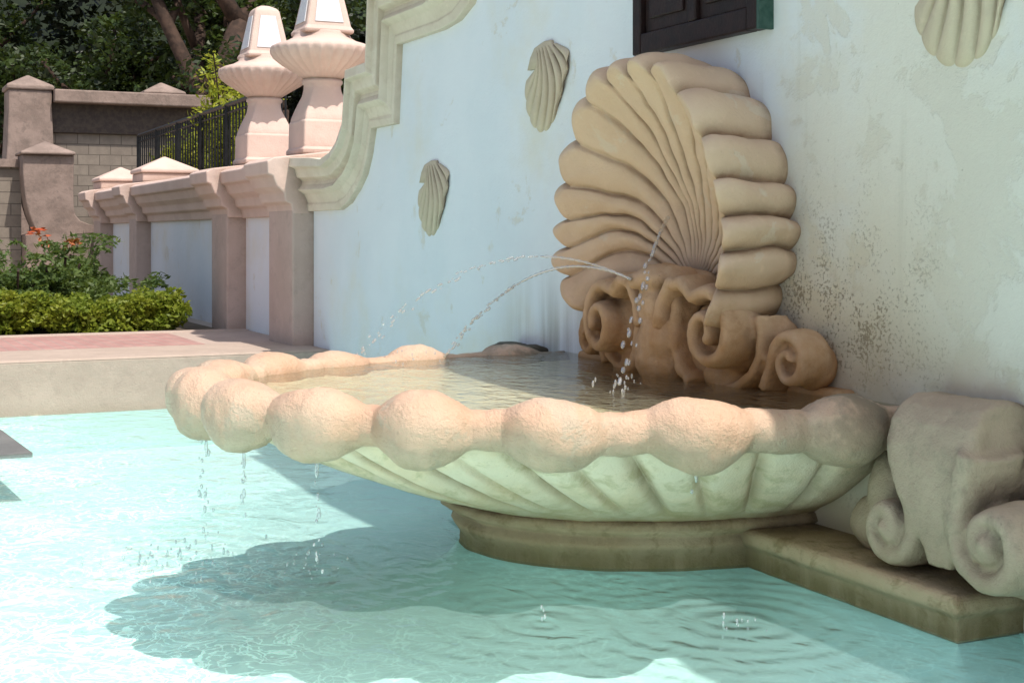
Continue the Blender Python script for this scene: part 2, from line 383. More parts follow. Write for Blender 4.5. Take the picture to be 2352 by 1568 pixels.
# ================================================================== FINIALS
def finial(t, p, z, first=None):
    e = bpy.data.objects.new('stone_finial', None); e.location = T(t, p, z); COL.objects.link(e)
    tag(e, 'pink painted stone finial with fluted bowl and white panelled top', 'finial', 'finials on the garden wall')
    if first:
        for ch in first.children:
            c = ch.copy(); COL.objects.link(c); c.parent = e
        return e
    def add(name, V, F, mat, sm):
        o = mesh_obj(name, V, F, mat, sm, raw=True); o.parent = e; return o
    sq = lambda h, zz: [(-h, -h, zz), (h, -h, zz), (h, h, zz), (-h, h, zz)]
    V, F = loft([sq(.31, 0), sq(.31, .05), sq(.29, .08), sq(.285, .34), sq(.275, .37)]); bevel(add('pedestal', V, F, M_fin, False), .02)
    rings = []; NU = 128
    for k, (zz, r, q) in enumerate([(.365, .27, .02), (.39, .268, .03), (.43, .258, .06), (.49, .240, .12), (.56, .220, .25), (.63, .203, .5), (.70, .195, .8), (.74, .195, 1), (.765, .215, 1), (.79, .215, 1), (.81, .19, 1)]):
        ring = []
        for j in range(NU):
            a = 2*math.pi*j/NU; c, s = math.cos(a), math.sin(a)
            sqr = 1/max(abs(c), abs(s)); rr = r*((1-q)*sqr + q)
            zz2 = zz + (.012*abs(math.sin(a*8)) if k == 1 else 0)
            ring.append((rr*c, rr*s, zz2))
        rings.append(ring)
    V, F = loft(rings, caps=False); add('neck', V, F, M_fin, True)
    rings = []
    for zz, r, fl in [(.80, .19, 0), (.84, .24, .5), (.90, .34, 1), (.96, .44, 1), (1.02, .515, 1), (1.07, .545, .8), (1.11, .55, .2), (1.14, .54, 0), (1.17, .48, 0), (1.20, .38, 0), (1.24, .31, 0), (1.28, .29, 0), (1.30, .29, 0)]:
        rings.append([(r*(1-.055*fl*abs(math.cos(a*14)))*math.cos(a), r*(1-.055*fl*abs(math.cos(a*14)))*math.sin(a), zz) for a in [2*math.pi*j/224 for j in range(224)]])
    V, F = loft(rings); add('bowl', V, F, M_fin, True)
    V, F = loft([sq(.27, 1.27), sq(.27, 1.31), sq(.245, 1.35), sq(.155, 1.82), sq(.14, 1.87), sq(.06, 1.91)]); bevel(add('obelisk', V, F, M_fin, False), .03, 3)
    for k in range(4):
        rot = Matrix.Rotation(k*math.pi/2, 3, 'Z'); h = lambda zz: .245 + (zz-1.35)*(.155-.245)/.47
        fr = lambda w0, w1, z0, z1, d: [rot @ Vector((x, -h(zz)-d, zz)) for x, zz in ((-w0, z0), (w0, z0), (w1, z1), (-w1, z1))]
        V, F = loft([fr(.155, .09, 1.39, 1.78, -.01), fr(.155, .09, 1.39, 1.78, .008)]); add('panel', [tuple(v) for v in V], F, M_white, False)
    return e
f1 = finial(16.4, -.3, 2.44); finial(18.65, -.3, 2.44, f1)

# ================================================================== FOUNTAIN BASIN
fb = thing('fountain_basin', (TC, .6, 0), 'salmon stone shell-shaped fountain basin with knobbed rim, dripping water', 'fountain basin')
A, B = 1.66, 2.74
LOB = [R(6+14*k) for k in range(13)]
RISE = .024                 # the basin tips up slightly away from the wall
def C(th, a=A, b=B): return (TC + a*math.cos(th), b*max(0, math.sin(th))**.88)
def nrm_(th):
    e = .01; x = C(max(0.0, th-e)); y = C(min(math.pi, th+e)); dt, dp = y[0]-x[0], y[1]-x[1]; L = math.hypot(dt, dp)
    return dp/L, -dt/L
def smax(x, y, q=.055):
    hh = max(q-abs(x-y), 0)/q; return max(x, y)+hh*hh*q*.25
rings = []; NT = 600
for i in range(NT+1):
    th = math.pi*i/NT; t, p = C(th)
    nt, np_ = nrm_(th)
    lk = min(LOB, key=lambda q: abs(q-th)); c = C(lk); u = math.hypot(t-c[0], p-c[1])
    c2 = C(lk+R(7)); c3 = C(lk-R(7)); sp = math.hypot(c2[0]-c3[0], c2[1]-c3[1]); k = LOB.index(lk)
    w = min(.210, .485*sp)*(1+.05*math.sin(k*4.1)); lb = max(0, 1-(u/w)**2.2)**.5
    jz = 1+.05*math.sin(k*2.3) - (.06 if k < 5 else 0)
    zt = smax(.086, .146*lb*jz); zb = smax(.098, .172*lb); rn = smax(.092, .160*lb); off = .04*lb
    ring = []
    for j in range(44):
        a = 2*math.pi*j/44; ca, sa = math.cos(a), math.sin(a)
        ca2 = math.copysign(abs(ca)**.90, ca); sa2 = math.copysign(abs(sa)**.90, sa)
        dn = rn*ca2+off; dz = (zt if sa > 0 else zb)*sa2
        q = (t+nt*dn, p+np_*dn, .748+RISE*p+dz)
        nz = noise.noise(Vector(q)*4.5)*.018 + noise.noise(Vector(q)*15)*.007 + noise.noise(Vector(q)*45)*.003
        ring.append((q[0]+nt*ca*nz, q[1]+np_*ca*nz, q[2]+sa*nz))
    rings.append(ring)
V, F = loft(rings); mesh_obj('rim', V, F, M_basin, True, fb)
rings = []
NS = 26; NB = 1040
for i in range(NB+1):
    th = math.pi*i/NB; ph = (th-LOB[0])/R(14); row = []; nt, np_ = nrm_(th)
    x = ph-round(ph)
    fl0 = .045*abs(math.cos(math.pi*ph))**.6 + .018*abs(math.sin(2*math.pi*ph))**.7 - .030*math.exp(-(x/.06)**2) - .028*math.exp(-((abs(x)-.5)/.06)**2)
    wv = .75+.5*noise.noise(Vector((ph*.7, 3, 1)))
    for s in range(NS+1):
        f = s/NS
        a = 1.62+(.96-1.62)*f; b = B-.04+(1.44-B+.04)*f
        z = .71 + RISE*C(th)[1]*(1-f) - .49*(f**.95)
        bulge = .03*math.sin(math.pi*f)
        win = math.sin(math.pi*min(1, f*1.02+.10))**.6 if f < .97 else 0
        fl = fl0*win*wv
        t, p = C(th, a+bulge, b+bulge*1.5)
        q = Vector((t, p, z)); nz = noise.noise(q*5)*.014+noise.noise(q*14)*.005
        row.append((t+nt*(fl*.7+nz), p+np_*(fl*.7+nz), z-fl*.9))
    rings.append(row)
V, F = loft(rings, closed=False); mesh_obj('bowl', V, F, M_bowl, True, fb)
rings = [[(*C(math.pi*i/80, A*s, B*s), z) for i in range(81)] for s, z in [(.98, .80), (.93, .77), (.8, .75), (.5, .735), (.1, .725)]]
V, F = loft(rings, closed=False); mesh_obj('basin_floor', V, F, M_bfl, True, fb)
def ell(z, a, b): return [(*C(math.pi*i/160, a+.018*noise.noise(Vector((i*.12, z*9, 0))), b+.018*noise.noise(Vector((i*.12, z*9, 4)))), z) for i in range(161)]
rings = [ell(*q) for q in [(.26, .93, 1.40), (.235, 1.00, 1.49), (.20, 1.015, 1.51), (.17, .965, 1.455), (.145, .94, 1.43), (.12, .965, 1.455), (.09, .95, 1.44), (.05, .93, 1.41), (.0, .93, 1.41), (-.012, .935, 1.415)]]
V, F = loft(rings, closed=False); mesh_obj('pedestal', V, F, M_ped, True, fb)
cove = [(-.0125, 0), (-.06, .03), (-.13, .09), (-.21, .20), (-.28, .36), (-.33, .58), (-.352, .85), (FZ-.004, 1.15)]
V, F = loft([[(*C(math.pi*i/160, .925+d, 1.405+d), z) for i in range(161)] for z, d in cove], closed=False); mesh_obj('painted_cove', V, F, M_floor, True, fb)
ends = [(.37, .185), (.39, .165), (.39, .115), (.355, .085), (.35, .01), (.355, -.012)]
t0, t1 = 6.3, 2*TC-6.3
def loop(q, z):
    jg = lambda t: .012*noise.noise(Vector((t*9, z*7, 1)))
    return [(t0-(q-.37), -.02, z)] + [(t0+(t1-t0)*k/60 + (0 if 0 < k < 60 else (q-.37)*(-1 if k == 0 else 1)), q+jg(k*.08), z) for k in range(61)] + [(t1+(q-.37), -.02, z)]
V, F = loft([loop(q, z) for q, z in ends]); bevel(mesh_obj('plinth', V, F, M_ped, parent=fb), .012)
lp2 = lambda d, z: [(t0+.02-d, -.02, z), (t0+.02-d, .345, z)] + [(t0+.02-d*math.cos(a), .345+d*math.sin(a), z) for a in [math.pi/2*k/8 for k in range(1, 9)]] + [(t1-.02+d*math.sin(a), .345+d*math.cos(a), z) for a in [math.pi/2*k/8 for k in range(0, 9)]] + [(t1-.02+d, -.02, z)]
V, F = loft([lp2(d, z) for z, d in cove], closed=False); mesh_obj('painted_cove', V, F, M_floor, True, fb)
def bracket(mir, mat, dz_=0):
    mt = (lambda t: 2*TC-t) if mir else (lambda t: t)
    parts = []
    def addp(VF): parts.append(([(mt(v[0]), v[1], v[2]+dz_) for v in VF[0]], VF[1]))
    path = [(-.02, .85, 6.54, .24), (.07, .875, 6.54, .24), (.15, .875, 6.54, .242), (.21, .85, 6.535, .245), (.255, .80, 6.53, .25), (.28, .73, 6.52, .25), (.295, .65, 6.505, .24), (.30, .58, 6.49, .215), (.30, .51, 6.48, .18), (.295, .45, 6.475, .145), (.29, .39, 6.465, .11), (.285, .33, 6.455, .085), (.285, .26, 6.44, .06)]
    rings = []
    for i, (p, z, cx, w) in enumerate(path):
        a = path[max(0, i-1)]; b = path[min(len(path)-1, i+1)]; dp, dz = b[0]-a[0], b[1]-a[1]; L = math.hypot(dp, dz); npp, nz = -dz/L, dp/L
        ring = []
        for j in range(32):
            ang = 2*math.pi*j/32; c, s = math.cos(ang), math.sin(ang)
            c = math.copysign(abs(c)**.6, c); s = math.copysign(abs(s)**.6, s)
            q = .05*s + (.024*c*c if s > 0 else .0)
            ring.append((cx + w*c, p + npp*q, z + nz*q))
        rings.append(ring)
    addp(loft(rings))
    # solid core following the strap
    addp(loft([[(cx-w*.96, -.02, z), (cx+w*.96, -.02, z), (cx+w*.96, max(.0, p-.03), z), (cx-w*.96, max(.0, p-.03), z)] for p, z, cx, w in path[2:]]))
    addp(sweep_tz(spiral((6.76, .365), .150, .030, 165, 1.35, lead=[(6.715, .66), (6.665, .57), (6.617, .47)]), .21, .14, lambda f: .052-.016*f))
    addp(sweep_tz(spiral((6.16, .41), .190, .040, 10, -1.4, lead=[(6.275, .74), (6.315, .62), (6.345, .52)]), .21, .16, lambda f: .060-.020*f))
    addp(ellipsoid((6.76, .16, .36), (.12, .16, .13))); addp(ellipsoid((6.16, .16, .41), (.15, .18, .16)))
    addp(ellipsoid((6.76, .24, .365), (.06, .13, .06))); addp(ellipsoid((6.16, .25, .41), (.075, .15, .075)))
    addp(ellipsoid((7.00, .06, .42), (.15, .12, .24))); addp(ellipsoid((7.10, .08, .30), (.15, .11, .13)))
    addp(boxg(6.06, 6.26, -.02, .14, .17, .40)); addp(boxg(6.62, 7.05, -.02, .10, .17, .50))
    return remeshed('scroll_bracket', parts, .0135, mat, fb, 3, .005)
bracket(False, M_console)
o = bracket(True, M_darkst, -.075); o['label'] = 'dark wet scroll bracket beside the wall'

V = [(TC, 0, .832)]
for i in range(97): V.append((*C(math.pi*i/96, A*.985, B*.985), .832))
structure(mesh_obj('basin_water', V, [(0, i, i+1) for i in range(1, 97)], M_bw))

# ================================================================== SHELL RELIEF
sr = thing('shell_relief', (TC, .1, .82), 'large tan stone scallop shell spouting water above the basin', 'fountain shell')
HZ = 1.36; NL = 16; P0, P1 = R(-16), R(199)
def Rad(ph):
    up = max(0, math.sin(ph))
    r = .885 + .245*up**2.2
    if math.sin(ph) < -.05 and math.cos(ph) > 0: r -= .7*(abs(math.sin(ph))-.05)
    g = min(1, max(0, (ph-R(160))/R(39))); r *= 1-.22*g*g*(3-2*g)
    return r
rings = []; KS = 28; NP = NL*KS
lw_n = [1+.25*math.sin(k*5.1+.7) for k in range(NL)]; cum = [0]
for a in lw_n: cum.append(cum[-1]+a)
cum = [c/cum[-1] for c in cum]
for i in range(NP+1):
    k = min(NL-1, i//KS); fr0 = (i-KS*k)/KS
    u = cum[k]+(cum[k+1]-cum[k])*fr0; ph = P0+(P1-P0)*u
    rt = min(1, max(0, (math.cos(ph)+.15)/.6)); rt = rt*rt*(3-2*rt)
    fr = abs(math.sin(math.pi*fr0)); jl = .5+.5*math.sin(k*12.9+1)
    c = fr**(.60+.35*rt)                                 # rounded rib, narrow valley
    vg = math.exp(-(min(fr0, 1-fr0)/.07)**2)
    up = max(0, math.sin(ph)); pr_ = .44 + .06*up
    Rr = Rad(ph); amp = (.085+.04*jl)*(1-rt)+(.035+.015*jl)*rt
    row = []
    for s in range(0, 41):
        f = s/40
        pp = .02 + (pr_-.02)*(f**2.1)
        pp += ((.058-.012*rt)*(c-.6) - .026*vg)*min(1, f*1.6)*(.6+.4*f)
        rr_ = (.05+(Rr-.05)*f)*(1+(amp*(c-.6))*f**3)
        a = ph + .34*math.sin(math.pi*f**.9)*math.cos(ph)*.8
        row.append((TC+rr_*math.cos(a), pp, HZ+rr_*math.sin(a)))
    Re = Rr*(1+(amp*(c-.6))); pe = row[40][1]
    e = (.05+.02*c)*(1-rt)+(.125+(.018+.022*jl)*c)*rt
    for q in range(1, 27):
        g = q/26; ps_ = math.pi*g
        rr_ = Re + e*math.sin(ps_)**.9 - .05*g
        pp = pe*(.5+.5*math.cos(ps_)) + .02*math.sin(ps_)*(g < .5)*c - .03*g
        row.append((TC+rr_*math.cos(ph), pp, HZ+rr_*math.sin(ph)))
    rings.append(row)
V, F = loft(rings, closed=False)
def wob(v, s): return .026*noise.noise(Vector(v)*3.2+s)+.009*noise.noise(Vector(v)*10+s)
V = [(v[0]+wob(v, Vector((3, 7, 2))), v[1]+1.2*wob(v, Vector((0, 0, 0))), v[2]+wob(v, Vector((9, 1, 2)))) for v in V]
mesh_obj('scallop', V, F, M_shell, True, sr)
parts = [ellipsoid((TC, .13, 1.14), (.22, .19, .28)), ellipsoid((TC-.01, .28, 1.365), (.16, .15, .08)), ellipsoid((TC, .27, 1.22), (.16, .13, .17)),
         ellipsoid((TC+.02, .22, .95), (.21, .17, .22)), ellipsoid((TC+.03, .41, 1.35), (.055, .05, .05)), ellipsoid((TC, .08, 1.30), (.30, .10, .12)), ellipsoid((TC-.03, .30, 1.05), (.15, .10, .17))]
for sg in (-1, 1):
    parts.append(sweep_tz([(TC+sg*a, b) for a, b in ((.10, 1.41), (.18, 1.35), (.20, 1.24), (.18, 1.12), (.20, .99), (.26, .88), (.34, .82))], .23, .10, .04))
remeshed('spout', parts, .0135, M_mask, sr, 4, .009)
for sgn in (-1, 1):
    parts = []
    s_ = (lambda t: t) if sgn == -1 else (lambda t: TC+(TC-t)*.84)
    def S(P): return [(s_(t), z) for t, z in P]
    parts.append(sweep_tz(S(spiral((8.06, 1.105), .225, .045, 50, 1.5, lead=[(8.56, 1.10), (8.52, 1.24), (8.43, 1.34), (8.32, 1.35)])), lambda f: .27+.04*f, .12, lambda f: .046-.012*f))
    parts.append(sweep_tz(S(spiral((7.58, .985), .135, .030, 60, 1.3, lead=[(7.80, .84), (7.75, .94), (7.70, 1.05)])), lambda f: .14+.02*f, .10, lambda f: .038-.012*f))
    parts.append(ellipsoid((s_(8.06), .17, 1.10), (.20, .15, .20))); parts.append(ellipsoid((s_(7.58), .08, .975), (.13, .11, .13)))
    parts.append(ellipsoid((s_(7.79), .08, 1.00), (.06, .11, .18))); parts.append(ellipsoid((s_(8.38), .13, 1.00), (.10, .12, .24)))
    parts.append(ellipsoid((s_(8.20), .12, .87), (.18, .14, .10)))
    if sgn == 1: parts.append(ellipsoid((TC+.52, .10, 1.18), (.20, .14, .16)))
    parts.append(sweep_tz(S([(7.82, 1.20), (7.80, 1.10), (7.81, 1.0), (7.88, .90), (8.02, .83), (8.2, .80)]), .15, .10, .035))
    remeshed('scroll', parts, .0135, M_mask, sr, 2, .005)
V, F = boxg(TC-1.3, TC+1.3, -.02, .10, .70, .87); bevel(mesh_obj('base_ledge', V, F, M_mask, parent=sr), .03, 3)

# ================================================================== SMALL SHELL ORNAMENTS
def small_shell():
    rows = []; NR = 8; NPH = NR*14; H = .60
    for i in range(NPH+1):
        u = i/NPH; ph = R(-64)+R(128)*u; fr = abs(math.sin(math.pi*u*NR)); row = []
        for s in range(26):
            f = s/25
            edge = max(0, math.cos(ph*1.05))**.40
            rr = f*H*.95*edge*(1+.018*(fr-.5)*f)
            x = rr*math.sin(ph)*.74*(1+.34*math.sin(math.pi*f)) + math.sin(ph)*.17*(1-f)**1.5; z = H*.44 - rr*math.cos(ph*.98)
            x += -.16*math.sin(math.pi*f)*(1-.2*math.cos(ph)) - .09*(1-f)
            dome = .060*math.sin(math.pi*min(1, f*.85+.15))**.55*max(.001, math.cos(ph*1.36))**.5
            pp = dome*(.20+.80*fr**.6) if f < .985 else -.01
            row.append((x, pp, z))
        rows.append(row)
    g1 = loft(rows, closed=False)
    rr = []
    for q, e in ((-.01, 0), (.020, 0), (.028, -.01)):
        rr.append([(-.19-e, q, .295+e), (-.09, q, .305+e), (.06+e, q, .285+e), (.12+e, q, .23), (.16, q, .15), (-.05, q, .13), (-.26, q, .15), (-.23-e, q, .23)])
    return merge(g1, loft(rr))
Vs, Fs = small_shell(); ss = None
for t, z, rot in [(10.64, 2.60, -4), (12.65, 1.89, -4), (6.70, 2.61, -20)]:
    if ss is None: o = mesh_obj('shell_ornament', Vs, Fs, M_orn, True); ss = o
    else: o = ss.copy(); COL.objects.link(o)
    o.location = T(t, 0, z); o.rotation_euler = (0, R(rot), 0); o.scale = (1.0, 1, 1)
    tag(o, 'small cream scallop shell ornament fixed to the white wall', 'wall ornament', 'scallop shells on the wall')

# ================================================================== WINDOW SHUTTER
ws = thing('window_shutter', (TC, .03, 2.66), 'dark brown wooden window shutter with green edge on white wall', 'window')
V, F = merge(boxg(8.03, 8.13, 0, .085, 2.66, 3.9), boxg(9.20, 9.29, 0, .085, 2.66, 3.9), boxg(8.131, 9.199, 0, .083, 2.66, 2.78), boxg(8.131, 9.199, 0, .083, 3.8, 3.9), boxg(8.62, 8.70, 0, .08, 2.781, 3.799))
bevel(mesh_obj('frame', V, F, M_wood, parent=ws), .01)
V, F = merge(boxg(8.135, 8.615, 0, .05, 2.785, 3.795), boxg(8.705, 9.195, 0, .05, 2.785, 3.795), boxg(8.2, 8.55, .05, .065, 2.86, 3.7), boxg(8.77, 9.13, .05, .065, 2.86, 3.7))
bevel(mesh_obj('panel', V, F, M_wood, parent=ws), .01)
V, F = boxg(8.005, 8.029, 0, .09, 2.655, 3.9); mesh_obj('edge_trim', V, F, M_copper, parent=ws)

# ================================================================== BACKGROUND PIERS AND STAIR WALL
def pyramid(t, p, h, z0, z1, z2):
    return ([(t-h, p-h, z0), (t+h, p-h, z0), (t+h, p+h, z0), (t-h, p+h, z0), (t-h, p-h, z1), (t+h, p-h, z1), (t+h, p+h, z1), (t-h, p+h, z1), (t, p, z2)],
            [(0,1,2,3),(0,1,5,4),(1,2,6,5),(2,3,7,6),(3,0,4,7),(4,5,8),(5,6,8),(6,7,8),(7,4,8)])
sw = thing('stair_wall', (33, -1, .47), 'brown stone block wall with flat coping and pyramid capped pier', 'wall')
V, F = boxg(32.8, 33.3, -3.4, .3, .4, 3.75); mesh_obj('block_wall', V, F, M_block, parent=sw)
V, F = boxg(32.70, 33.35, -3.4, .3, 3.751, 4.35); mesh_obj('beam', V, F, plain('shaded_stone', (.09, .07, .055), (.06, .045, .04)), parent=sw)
V, F = merge(boxg(32.35, 33.5, -3.5, .3, 4.352, 4.62), pyramid(32.95, -2.0, .45, 4.622, 4.68, 4.92)); bevel(mesh_obj('coping', V, F, M_pier, parent=sw), .03)
V, F = merge(loft([[(33-h, .75-h, z), (33+h, .75-h, z), (33+h, .75+h, z), (33-h, .75+h, z)] for h, z in [(.5, .4), (.5, 2.9), (.46, 3.4), (.43, 4.2), (.43, 4.6)]]), pyramid(33, .75, .47, 4.6, 4.7, 4.95))
bevel(mesh_obj('pier', V, F, M_pier, parent=sw), .03)
sp_ = thing('stone_pier', (30.3, .8, .47), 'grey brown stone pier with pyramid cap and flared foot', 'pier')
prof_ = [(.48, .46, 3.12), (.475, .45, 2.75), (.47, .42, 2.4), (.475, .38, 2.15), (.51, .33, 1.98), (.60, .29, 1.87), (.78, .26, 1.80), (.98, .25, 1.77), (.98, .25, 1.64), (.5, .4, 1.60), (.5, .4, .4)]
V, F = merge(loft([[(30.3-.4, .75-q, z), (30.3+.4, .75-q, z), (30.3+.4, .75+h, z), (30.3-.4, .75+h, z)] for q, h, z in prof_]), pyramid(30.3, .75, .5, 3.12, 3.17, 3.40))
bevel(mesh_obj('pier_body', V, F, M_pier, parent=sp_), .03)
V, F = boxg(30.5, 30.9, 1.16, 7, .4, 2.9); mesh_obj('side_wall', V, F, M_block, parent=sp_)
V, F = boxg(30.4, 31.0, 1.16, 7, 2.9, 3.05); mesh_obj('side_coping', V, F, M_pier, parent=sp_)

rl = thing('iron_railing', (25, -1.0, 2.2), 'black iron railing with thin vertical bars above the garden wall', 'railing')
ra, rb = (28.9, -.75, 3.46), (20.3, -1.05, 3.60)
def bar(a, b, r):
    a, b = Vector(a), Vector(b); d = (b-a).normalized(); s = d.orthogonal().normalized()*r; q = d.cross(s.normalized())*r
    return loft([[tuple(c+x*s+y*q) for x, y in ((1, 1), (-1, 1), (-1, -1), (1, -1))] for c in (a, b)])
parts = []
for dz, r in ((0, .025), (-.12, .012), (-1.05, .015)):
    parts.append(bar((ra[0], ra[1], ra[2]+dz), (rb[0], rb[1], rb[2]+dz), r))
V, F = merge(*parts); mesh_obj('rail', V, F, M_iron, parent=rl)
parts = []
for k in range(54):
    f = k/53; q = [ra[i]+(rb[i]-ra[i])*f for i in range(3)]
    parts.append(bar((q[0], q[1], 2.2), (q[0], q[1], q[2]), .010 if k % 9 else .025))
V, F = merge(*parts); o = mesh_obj('bars', V, F, M_iron, parent=rl); o['kind'] = 'stuff'

# ================================================================== VEGETATION
rng = np.random.default_rng(5)
def leaves(name, C_, size, mat, parent=None, aspect=.5, up=0.0):
    C_ = np.asarray(C_, float).copy(); C_[:, :2] *= -1; n = len(C_)
    u = rng.normal(size=(n, 3)); u[:, 2] *= .6; u /= np.linalg.norm(u, axis=1)[:, None]
    w = rng.normal(size=(n, 3)); w[:, 2] += up; v = np.cross(u, w); v /= np.linalg.norm(v, axis=1)[:, None]
    s = (size*rng.uniform(.6, 1.3, n))[:, None]
    P = np.stack([C_-u*s, C_+v*s*aspect-u*s*.1, C_+u*s, C_-v*s*aspect-u*s*.1], 1).reshape(-1, 3)
    me = bpy.data.meshes.new(name); me.vertices.add(4*n); me.vertices.foreach_set('co', P.ravel())
    me.loops.add(4*n); me.loops.foreach_set('vertex_index', np.arange(4*n)); me.polygons.add(n)
    me.polygons.foreach_set('loop_start', np.arange(n)*4); me.update(calc_edges=True); me.materials.append(mat)
    return link(bpy.data.objects.new(name, me), parent)
def clumps(cents, per, rad):
    cents = np.asarray(cents, float); k = len(cents)
    d = rng.normal(size=(k*per, 3)); d /= np.linalg.norm(d, axis=1)[:, None]; d *= (rng.uniform(.25, 1, k*per)**.5)[:, None]
    r = np.repeat(rad*rng.uniform(.6, 1.2, k), per)[:, None]; d[:, 2] *= .7
    return np.repeat(cents, per, 0)+d*r

hg = thing('hedge', (19.2, 4, .47), 'clipped low hedge with bright yellow green leaves beside the paving', 'hedge')
c = np.stack([rng.uniform(18.65, 19.9, 620), rng.uniform(.7, 5.5, 620), rng.uniform(.52, .84, 620)], 1)
c[:, 2] += .05*np.sin(c[:, 1]*3)+rng.normal(0, .025, 620); c[:330, 0] = rng.uniform(18.6, 18.85, 330)
leaves('hedge_leaves', clumps(c, 100, .14), .034, L_hedge, hg, .55)
V, F = boxg(18.8, 19.8, .75, 5.6, .45, .74); mesh_obj('hedge_twigs', V, F, M_hill, parent=hg)
for (t, p, z, rr, red) in [(21.3, 1.75, 1.10, .5, 1), (21.9, 2.9, 1.2, .55, 0), (21.2, 3.2, 1.05, .5, 0), (22.3, 1.35, 1.10, .4, 0), (20.6, .9, .62, .3, 0), (20.9, 2.3, .95, .45, 0)]:
    sh = thing('shrub', (t, p, .47), 'leafy green shrub with red young leaves behind the hedge' if red else 'leafy green shrub behind the hedge', 'shrub')
    c = np.stack([rng.normal(t, rr*.5, 60), rng.normal(p, rr*.6, 60), rng.uniform(.55, z+.10, 60)], 1)
    leaves('leaves', clumps(c, 60, .2), .06, L_shrub, sh, .35)
    parts = []
    for k in range(7):
        a = rng.uniform(0, 6.28); parts.append(bar((t, p, .47), (t+rr*.6*math.cos(a), p+rr*.6*math.sin(a), z+rng.uniform(0, .25)), .012))
    V, F = merge(*parts); mesh_obj('stems', V, F, M_bark, parent=sh)
    pts, rp = [], []
    for k in range(10):
        a = rng.uniform(0, 6.28) if not (red and k < 2) else (2.6+k*.9); L = rng.uniform(.3, .6)
        for q in np.linspace(.2, 1, 14):
            b = (t+rr*.5*math.cos(a)+L*q*math.cos(a)*.8, p+rr*.5*math.sin(a)+L*q*math.sin(a)*.8, z+(.22 if red and k < 2 else .10)+L*.7*math.sin(q*2.2))
            for sd in (-1, 1): (rp if red and k < 2 else pts).append((b[0]-sd*.05*math.sin(a), b[1]+sd*.05*math.cos(a), b[2]))
    leaves('shoots', pts, .055, L_shrub, sh, .3)
    if rp: leaves('red_shoots', rp, .06, L_red, sh, .35)
for (t, p, ztop, nst) in [(24.6, -1.3, 5.0, 24), (26.6, -1.25, 3.9, 18), (28.2, -1.2, 3.5, 14), (23.3, -1.35, 4.2, 12)]:
    ys = thing('yellow_shrub', (t, p, 2.2), 'feathery yellow green shrub growing behind the iron railing', 'shrub', 'yellow shrubs behind the railing')
    pts, parts = [], []
    for k in range(nst):
        a = rng.uniform(0, 6.28); L = rng.uniform(.5, 1.0)*(ztop-2.3); sp2 = rng.uniform(.15, .6); prev = None
        for q in np.linspace(0, 1, 18):
            b = (t+sp2*q**1.6*math.cos(a)*1.2, p+sp2*q**1.6*math.sin(a)*.7, 2.2+L*(q-.15*q*q))
            if prev: parts.append(bar(prev, b, .008))
            prev = b
            if q > .2:
                for _ in range(10): pts.append((b[0]+rng.normal(0, .085), b[1]+rng.normal(0, .085), b[2]+rng.normal(0, .03)))
    leaves('leaves', pts, .06, L_yellow, ys, .3)
    V, F = merge(*parts); mesh_obj('stems', V, F, M_bark, parent=ys)

def tree(t, p, h, cr, n, seed, mat, fork=4, r0=.36):
    e = thing('tree', (t, p, .47), 'large dark broadleaf tree with thick branching trunk behind the walls', 'tree')
    rs = random.Random(seed); parts = []; tips = []
    def limb(a, d, L, r, depth):
        P = [Vector(a)]; d = Vector(d).normalized()
        for k in range(5):
            d = (d+Vector((rs.uniform(-.18, .18), rs.uniform(-.18, .18), rs.uniform(-.05, .12)))).normalized(); P.append(P[-1]+d*L/5)
        rings = []
        for k, q in enumerate(P):
            rr = r*(1-.45*k/5); s = d.orthogonal().normalized(); w = d.cross(s)
            rings.append([tuple(q+(s*math.cos(x)+w*math.sin(x))*rr) for x in [2*math.pi*j/9 for j in range(9)]])
        parts.append(loft(rings))
        if depth == 0: tips.extend([P[-1], P[3], P[2]]); return
        for k in range(fork):
            a2 = rs.uniform(0, 6.28); nd = (d*.8+Vector((math.cos(a2), math.sin(a2), .25))*.8)
            limb(P[-1] if k < 2 else P[3], nd, L*.72, r*.5, depth-1)
    limb((t, p, .4), (rs.uniform(-.1, .1), rs.uniform(-.1, .1), 1), h*.42, r0, 2)
    V, F = merge(*parts); mesh_obj('trunk', V, F, M_bark, True, e)
    tp = np.array([tuple(q) for q in tips]); ex = tp[rng.integers(0, len(tp), n)]+rng.normal(0, cr, (n, 3))*np.array([1, 1, .8])
    leaves('crown', clumps(np.vstack([tp, ex]), 150, .7), .11, mat, e, .5)
    return e
def cam2tp(px, Z):
    r = (px-1176)/3231; X = r*Z; return .432*(4.8-X)+.902*Z, .902*(4.8-X)-.432*Z
for (px, Z, h, cr, n, m_, r0) in [(120, 40, 9, 1.1, 20, L_tree, .36), (410, 33, 16, 1.0, 10, L_tree, .45), (620, 38, 11, 1.3, 30, L_tree, .36), (840, 42, 11, 1.2, 40, L_dark, .36), (-120, 42, 10, 1.2, 30, L_tree, .36)]:
    t, p = cam2tp(px, Z); tree(t, p, h, cr, n, int(px+Z), m_, 4, r0)
NX, NY = 40, 8; V, F = [], []
for i in range(NX+1):
    for j in range(NY+1):
        px = -3000+i*150; Z = 52+j*6; t, p = cam2tp(px, Z)
        V.append((t, p, .4+16*math.sin(min(1, j/5)*math.pi/2)+1.5*noise.noise(Vector((i*.4, j*.5, 0)))*(j > 0)))
for i in range(NX):
    for j in range(NY): a = i*(NY+1)+j; F.append((a, a+NY+1, a+NY+2, a+1))
structure(mesh_obj('hill', V, F, M_hill, True))
pts = []
for k in range(420):
    px = rng.uniform(-500, 1500); Z = rng.uniform(47, 54); t, p = cam2tp(px, Z); pts.append((t, p, rng.uniform(1, 15)))
